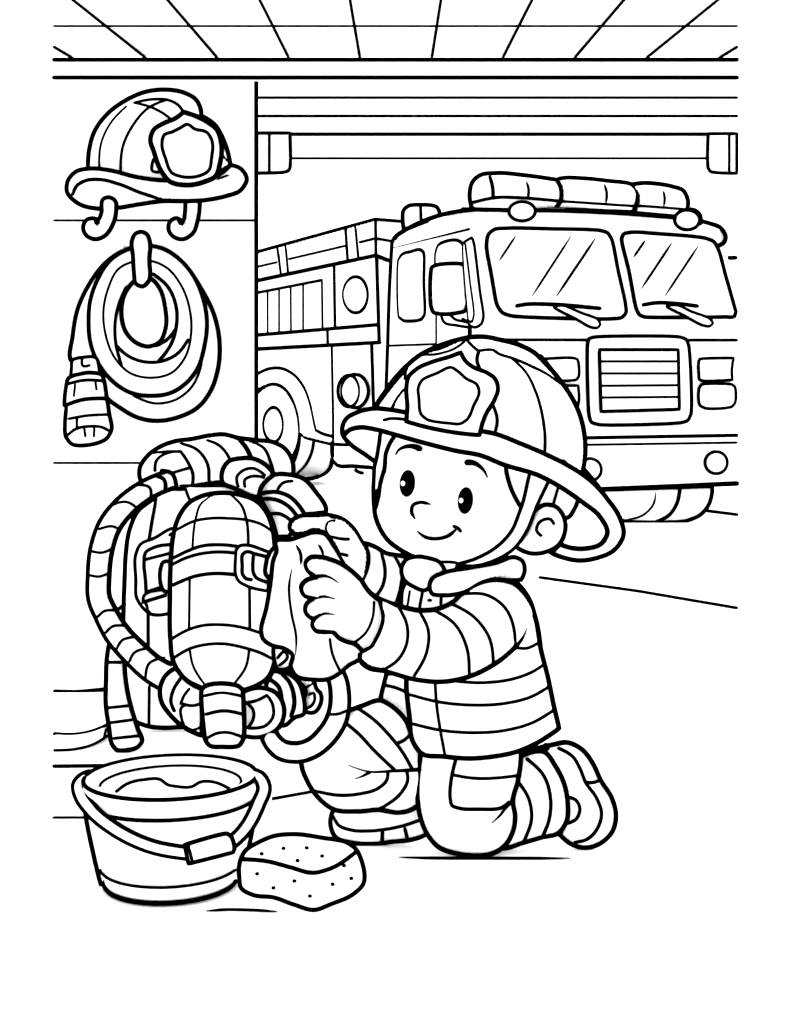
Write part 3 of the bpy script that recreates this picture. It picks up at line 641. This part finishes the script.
gl.S(("Q: 470,370 400,310 340,280 280,265 232,268 212,292 220,325 245,350 262,360", 4.8), ("Q: 262,360 215,372 192,400 200,435 245,460", 4.8), ("Q: 245,460 215,485 212,520 232,545 252,557", 4.8), ("Q: 252,557 243,580 260,608 300,614 338,614 365,640 400,658 440,670 475,702", 4.8), onplane=True)
gl.S(("Q: 470,370 520,440 560,470", 4.8), ("Q: 245,360 310,355 365,385", 4.6, dict(taper=2)), ("Q: 240,460 290,449 347,460", 4.6, dict(taper=2)), ("Q: 250,556 285,532 347,534", 4.4, dict(taper=2)), ("Q: 530,475 525,540 490,620 430,668", 2.6), ("Q: 556,470 572,540 548,630 505,692 475,703", 4))
gl.build('glove', e, label='near glove with four curled fingers spread over the cloth')
gf = MB()
shape("Q: 320,90 380,88 430,128 470,190 497,235 498,300 475,372 430,340 390,290 350,210 320,160", 2.88, t=.03, R=12, rim=False, mb=gf)
shape("Q: 142,125 152,97 180,80 250,75 330,78 345,110 325,150 300,150 250,138 205,153 160,152", 2.88, t=.02, rim=False, mb=gf)
shape("Q: 310,128 318,105 345,97 385,110 440,180 440,230 390,210 330,165", 2.86, t=.02, rim=False, mb=gf)
shape("Q: 370,200 420,190 450,240 430,280 390,260", 2.87, t=.02, rim=False, mb=gf)
shape("Q: 380,260 430,240 460,290 450,330 410,300", 2.87, t=.02, rim=False, mb=gf)
gf.plane = fp(2.875)
outl(gf, "Q: 160,153 140,135 142,108 165,84 230,74 320,71 380,88 430,128 470,190 497,235 500,300 474,372", 5, 2.875)
outl(gf, "Q: 150,155 205,155 250,138 300,147 345,210 400,300 420,322", 5.5, 2.875)
gf.S(("Q: 345,98 318,104 308,130 330,165 370,179 412,182", 3.2), ("Q: 375,250 405,258", 3.2))
gf.build('glove', e, label='far glove pressing the top of the cloth')
# legs
tr = shape("T: 580,250 572,340 562,420 560,520 575,610 605,680 655,735 U: 60,526 130,536 205,528 250,502 288,440 297,380 288,320 308,240 320,150 318,60* ", 2.86, t=.05, w=5.2)
tr.S(("U: 62,158 45,230 40,310 47,338 75,349 150,353 245,346 272,325", 3.6), ("U: 55,218 130,230 240,228 305,220", 3), ("U: 290,310 262,345 235,380 205,408", 4.6, dict(taper=2)))
trou = tr.build('trousers', e)
cf = shape("U: 300,160 350,130 410,125 455,180 490,250 505,330 500,400 470,445 400,465 330,485 240,505 200,420 260,300", 2.884, t=.02, w=5)
cf.S(("U: 312,248 350,310 362,390 330,482", 3.4), ("U: 345,155 410,220 437,310 430,400 405,462", 3.6), ("U: 278,325 296,375 285,435 245,500", 3.4)); cf.build('lower_leg', trou)
fl_ = shape("T: 400,90 440,110 510,180 540,260 580,320 600,450 570,545 520,575 470,582 400,570 300,577 190,567 120,512 75,442 50,370 55,315* 94,297 158,246 207,163 235,145* 320,112", 2.88, t=.05, w=5)
fl_.S(("T: 300,125 370,175 430,235 490,310 538,392", 3.5), ("T: 243,188 300,235 370,310 457,392", 3.4), ("T: 470,278 500,265 524,243", 3.4), ("T: 258,375 350,403 450,400 570,394", 4, dict(taper=3)), ("T: 285,435 320,422 350,406", 3.2, dict(taper=3)),
      ("T: 430,405 425,440 390,475 310,500 220,507 115,488", 3.4), ("T: 513,400 517,440 485,500 400,562", 3.4), ("T: 385,570 470,582 520,570 565,540", 3.4)); fl_.build('raised_leg', trou)
bt1 = shape("U: 335,135 400,108 450,96 500,88 560,115 608,178 634,235 680,310 696,380 682,440 635,487 570,505 515,488 475,455* 480,420 400,250", 2.905, t=.02, w=5)
bt1.S(("U: 470,112 525,145 555,195 575,245 620,310 639,370 622,430 585,470 535,483", 3.5), ("U: 575,247 610,246 637,236", 3.4), ("U: 505,306 535,315 553,350 538,393 500,410", 3.4), ("U: 345,142 395,125 420,105", 8, dict(taper=3)), ("U: 390,118 330,145", 5)); 
bt1.build('boot', e, label='boot lying on its toe with the sole turned back')
bt2 = shape("T: 195,565 182,590 178,640 200,690 270,714 370,720 450,710 530,702 600,675 600,540* 400,560*", 2.935, t=.03, R=20, w=4.8)
bt2.S(("T: 192,600 210,635 270,660 340,664 430,655 500,640 565,618", 3.2), ("T: 406,668 404,712", 3.8), ("T: 505,655 515,695", 3.6)); bt2.build('boot', e, label='upright boot planted flat on the floor')

# ================================================================== BUCKET, WATER, SPONGE
BY = 2.69; bx = xat(171, BY)
def lathe(mb, c, prof, n=64, m=0):
    V = [(c[0]+r*math.cos(2*math.pi*k/n), c[1]+r*math.sin(2*math.pi*k/n), z) for r, z in prof for k in range(n)]
    Fc = []
    for i in range(len(prof)-1):
        for k in range(n): l = (k+1) % n; Fc.append((i*n+k, i*n+l, (i+1)*n+l, (i+1)*n+k))
    mb.add(V, Fc, m); return mb
def circ(mb, r, z, wpx, a0=0, a1=360, n=64):
    cl_ = a1-a0 >= 360
    P3 = [Vector((bx+r*math.cos(math.radians(a0+(a1-a0)*k/n)), BY+r*math.sin(math.radians(a0+(a1-a0)*k/n)), z)) for k in range(n if cl_ else n+1)]
    mb.tube(P3, [wpx/2*BY/F]*len(P3), cl_)
r0, r1, zt = .130, .168, .214
e = tag(empty('bucket', (bx, BY, 0)), 'round bucket of water with wide rim and bail handle, beside the sponge', 'bucket')
bk = MB(); lathe(bk, (bx, BY), [(.0, .004), (r0-.01, .004), (r0, .014), (r1-.004, zt-.036), (r1+.004, zt-.034), (r1+.006, zt), (r1-.014, zt), (r1-.022, zt-.02), (r1-.03, .1), (.0, .1)])
circ(bk, r1+.004, zt+.002, 4.6); circ(bk, r0+.001, .007, 4.8, 183, 357); circ(bk, r0+.009, .04, 3, 196, 344)
circ(bk, r1+.007, zt-.036, 4, 170, 370); circ(bk, r1-.028, zt-.012, 3, -8, 188)
bk.plane = BY
bk.S(("M: 98,120 100,160 115,240 133,314 138,326", 4.6), ("M: 478,120 462,220 440,300", 4.6), onplane=True, plane=BY-.01)
bk.build('pail', e)
hd = hose("M: 112,78 96,84 84,100 89,120 112,153 165,196 240,232 330,249", [9, 10, 11, 12, 12, 12, 12, 12], [2.74, 2.68, 2.65, 2.62, 2.56, 2.52, 2.5, 2.48], w=4.2)
hose("M: 415,230 450,196 480,140 492,102 484,84 468,74", [11, 12, 12, 12, 11, 9], [2.48, 2.52, 2.58, 2.64, 2.66, 2.72], w=4.2, mb=hd)
hdo = hd.build('handle', e)
gp = shape("M: 318,230* 412,206 420,212 427,240 424,247* 326,272*", 2.45, t=.012, w=4.4); gp.S(("M: 326,230 335,268", 3)); gp.build('grip', hdo)
wt = MB(); zw = zt-.034; lathe(wt, (bx, BY), [(0, zw), (.137, zw), (.137, zw-.004), (0, zw-.06)]); wt.plane = Plane((0, BY, zw), (0, 0, 1))
wt.S(("M: 168,113 190,97 230,87 265,87 278,97 300,102 335,102 350,93 380,92 418,108", 3), onplane=True)
tag(wt.build('water'), 'rippling water standing in the round bucket just below its rim', 'water')
sp_ = shape("M: 438,275 450,245 480,225 515,211 552,207 620,215 675,226 692,238 705,262 709,318 690,337 640,360 602,373 560,362 515,346 465,339 443,326 438,300", 2.50, t=.055, R=10, w=4.8)
sp_.S(("M: 447,262 500,267 550,280 600,292 640,282 694,246", 4.2))
sp_.dots([(487, 250), (535, 238), (586, 237), (566, 265), (620, 255), (477, 294), (513, 325), (559, 310), (593, 343), (643, 317), (684, 304), (668, 276)], 5, 4.4, 'M')
tag(sp_.build('sponge'), 'thick spotted washing sponge lying on the floor beside the bucket', 'sponge')

# ------------------------------------------------------------------ light
w = bpy.data.worlds.new('world'); sc.world = w; w.use_nodes = True
bgn = w.node_tree.nodes['Background']; bgn.inputs[0].default_value = (1, 1, 1, 1); bgn.inputs[1].default_value = 1.0
sc.view_settings.view_transform = 'Standard'; sc.view_settings.look = 'None'; sc.view_settings.gamma = 1
sc.view_settings.use_curve_mapping = False; sc.view_settings.exposure = 1.3
sc.cycles.max_bounces = 24; sc.cycles.diffuse_bounces = 24
sc.cycles.filter_width = 1.5
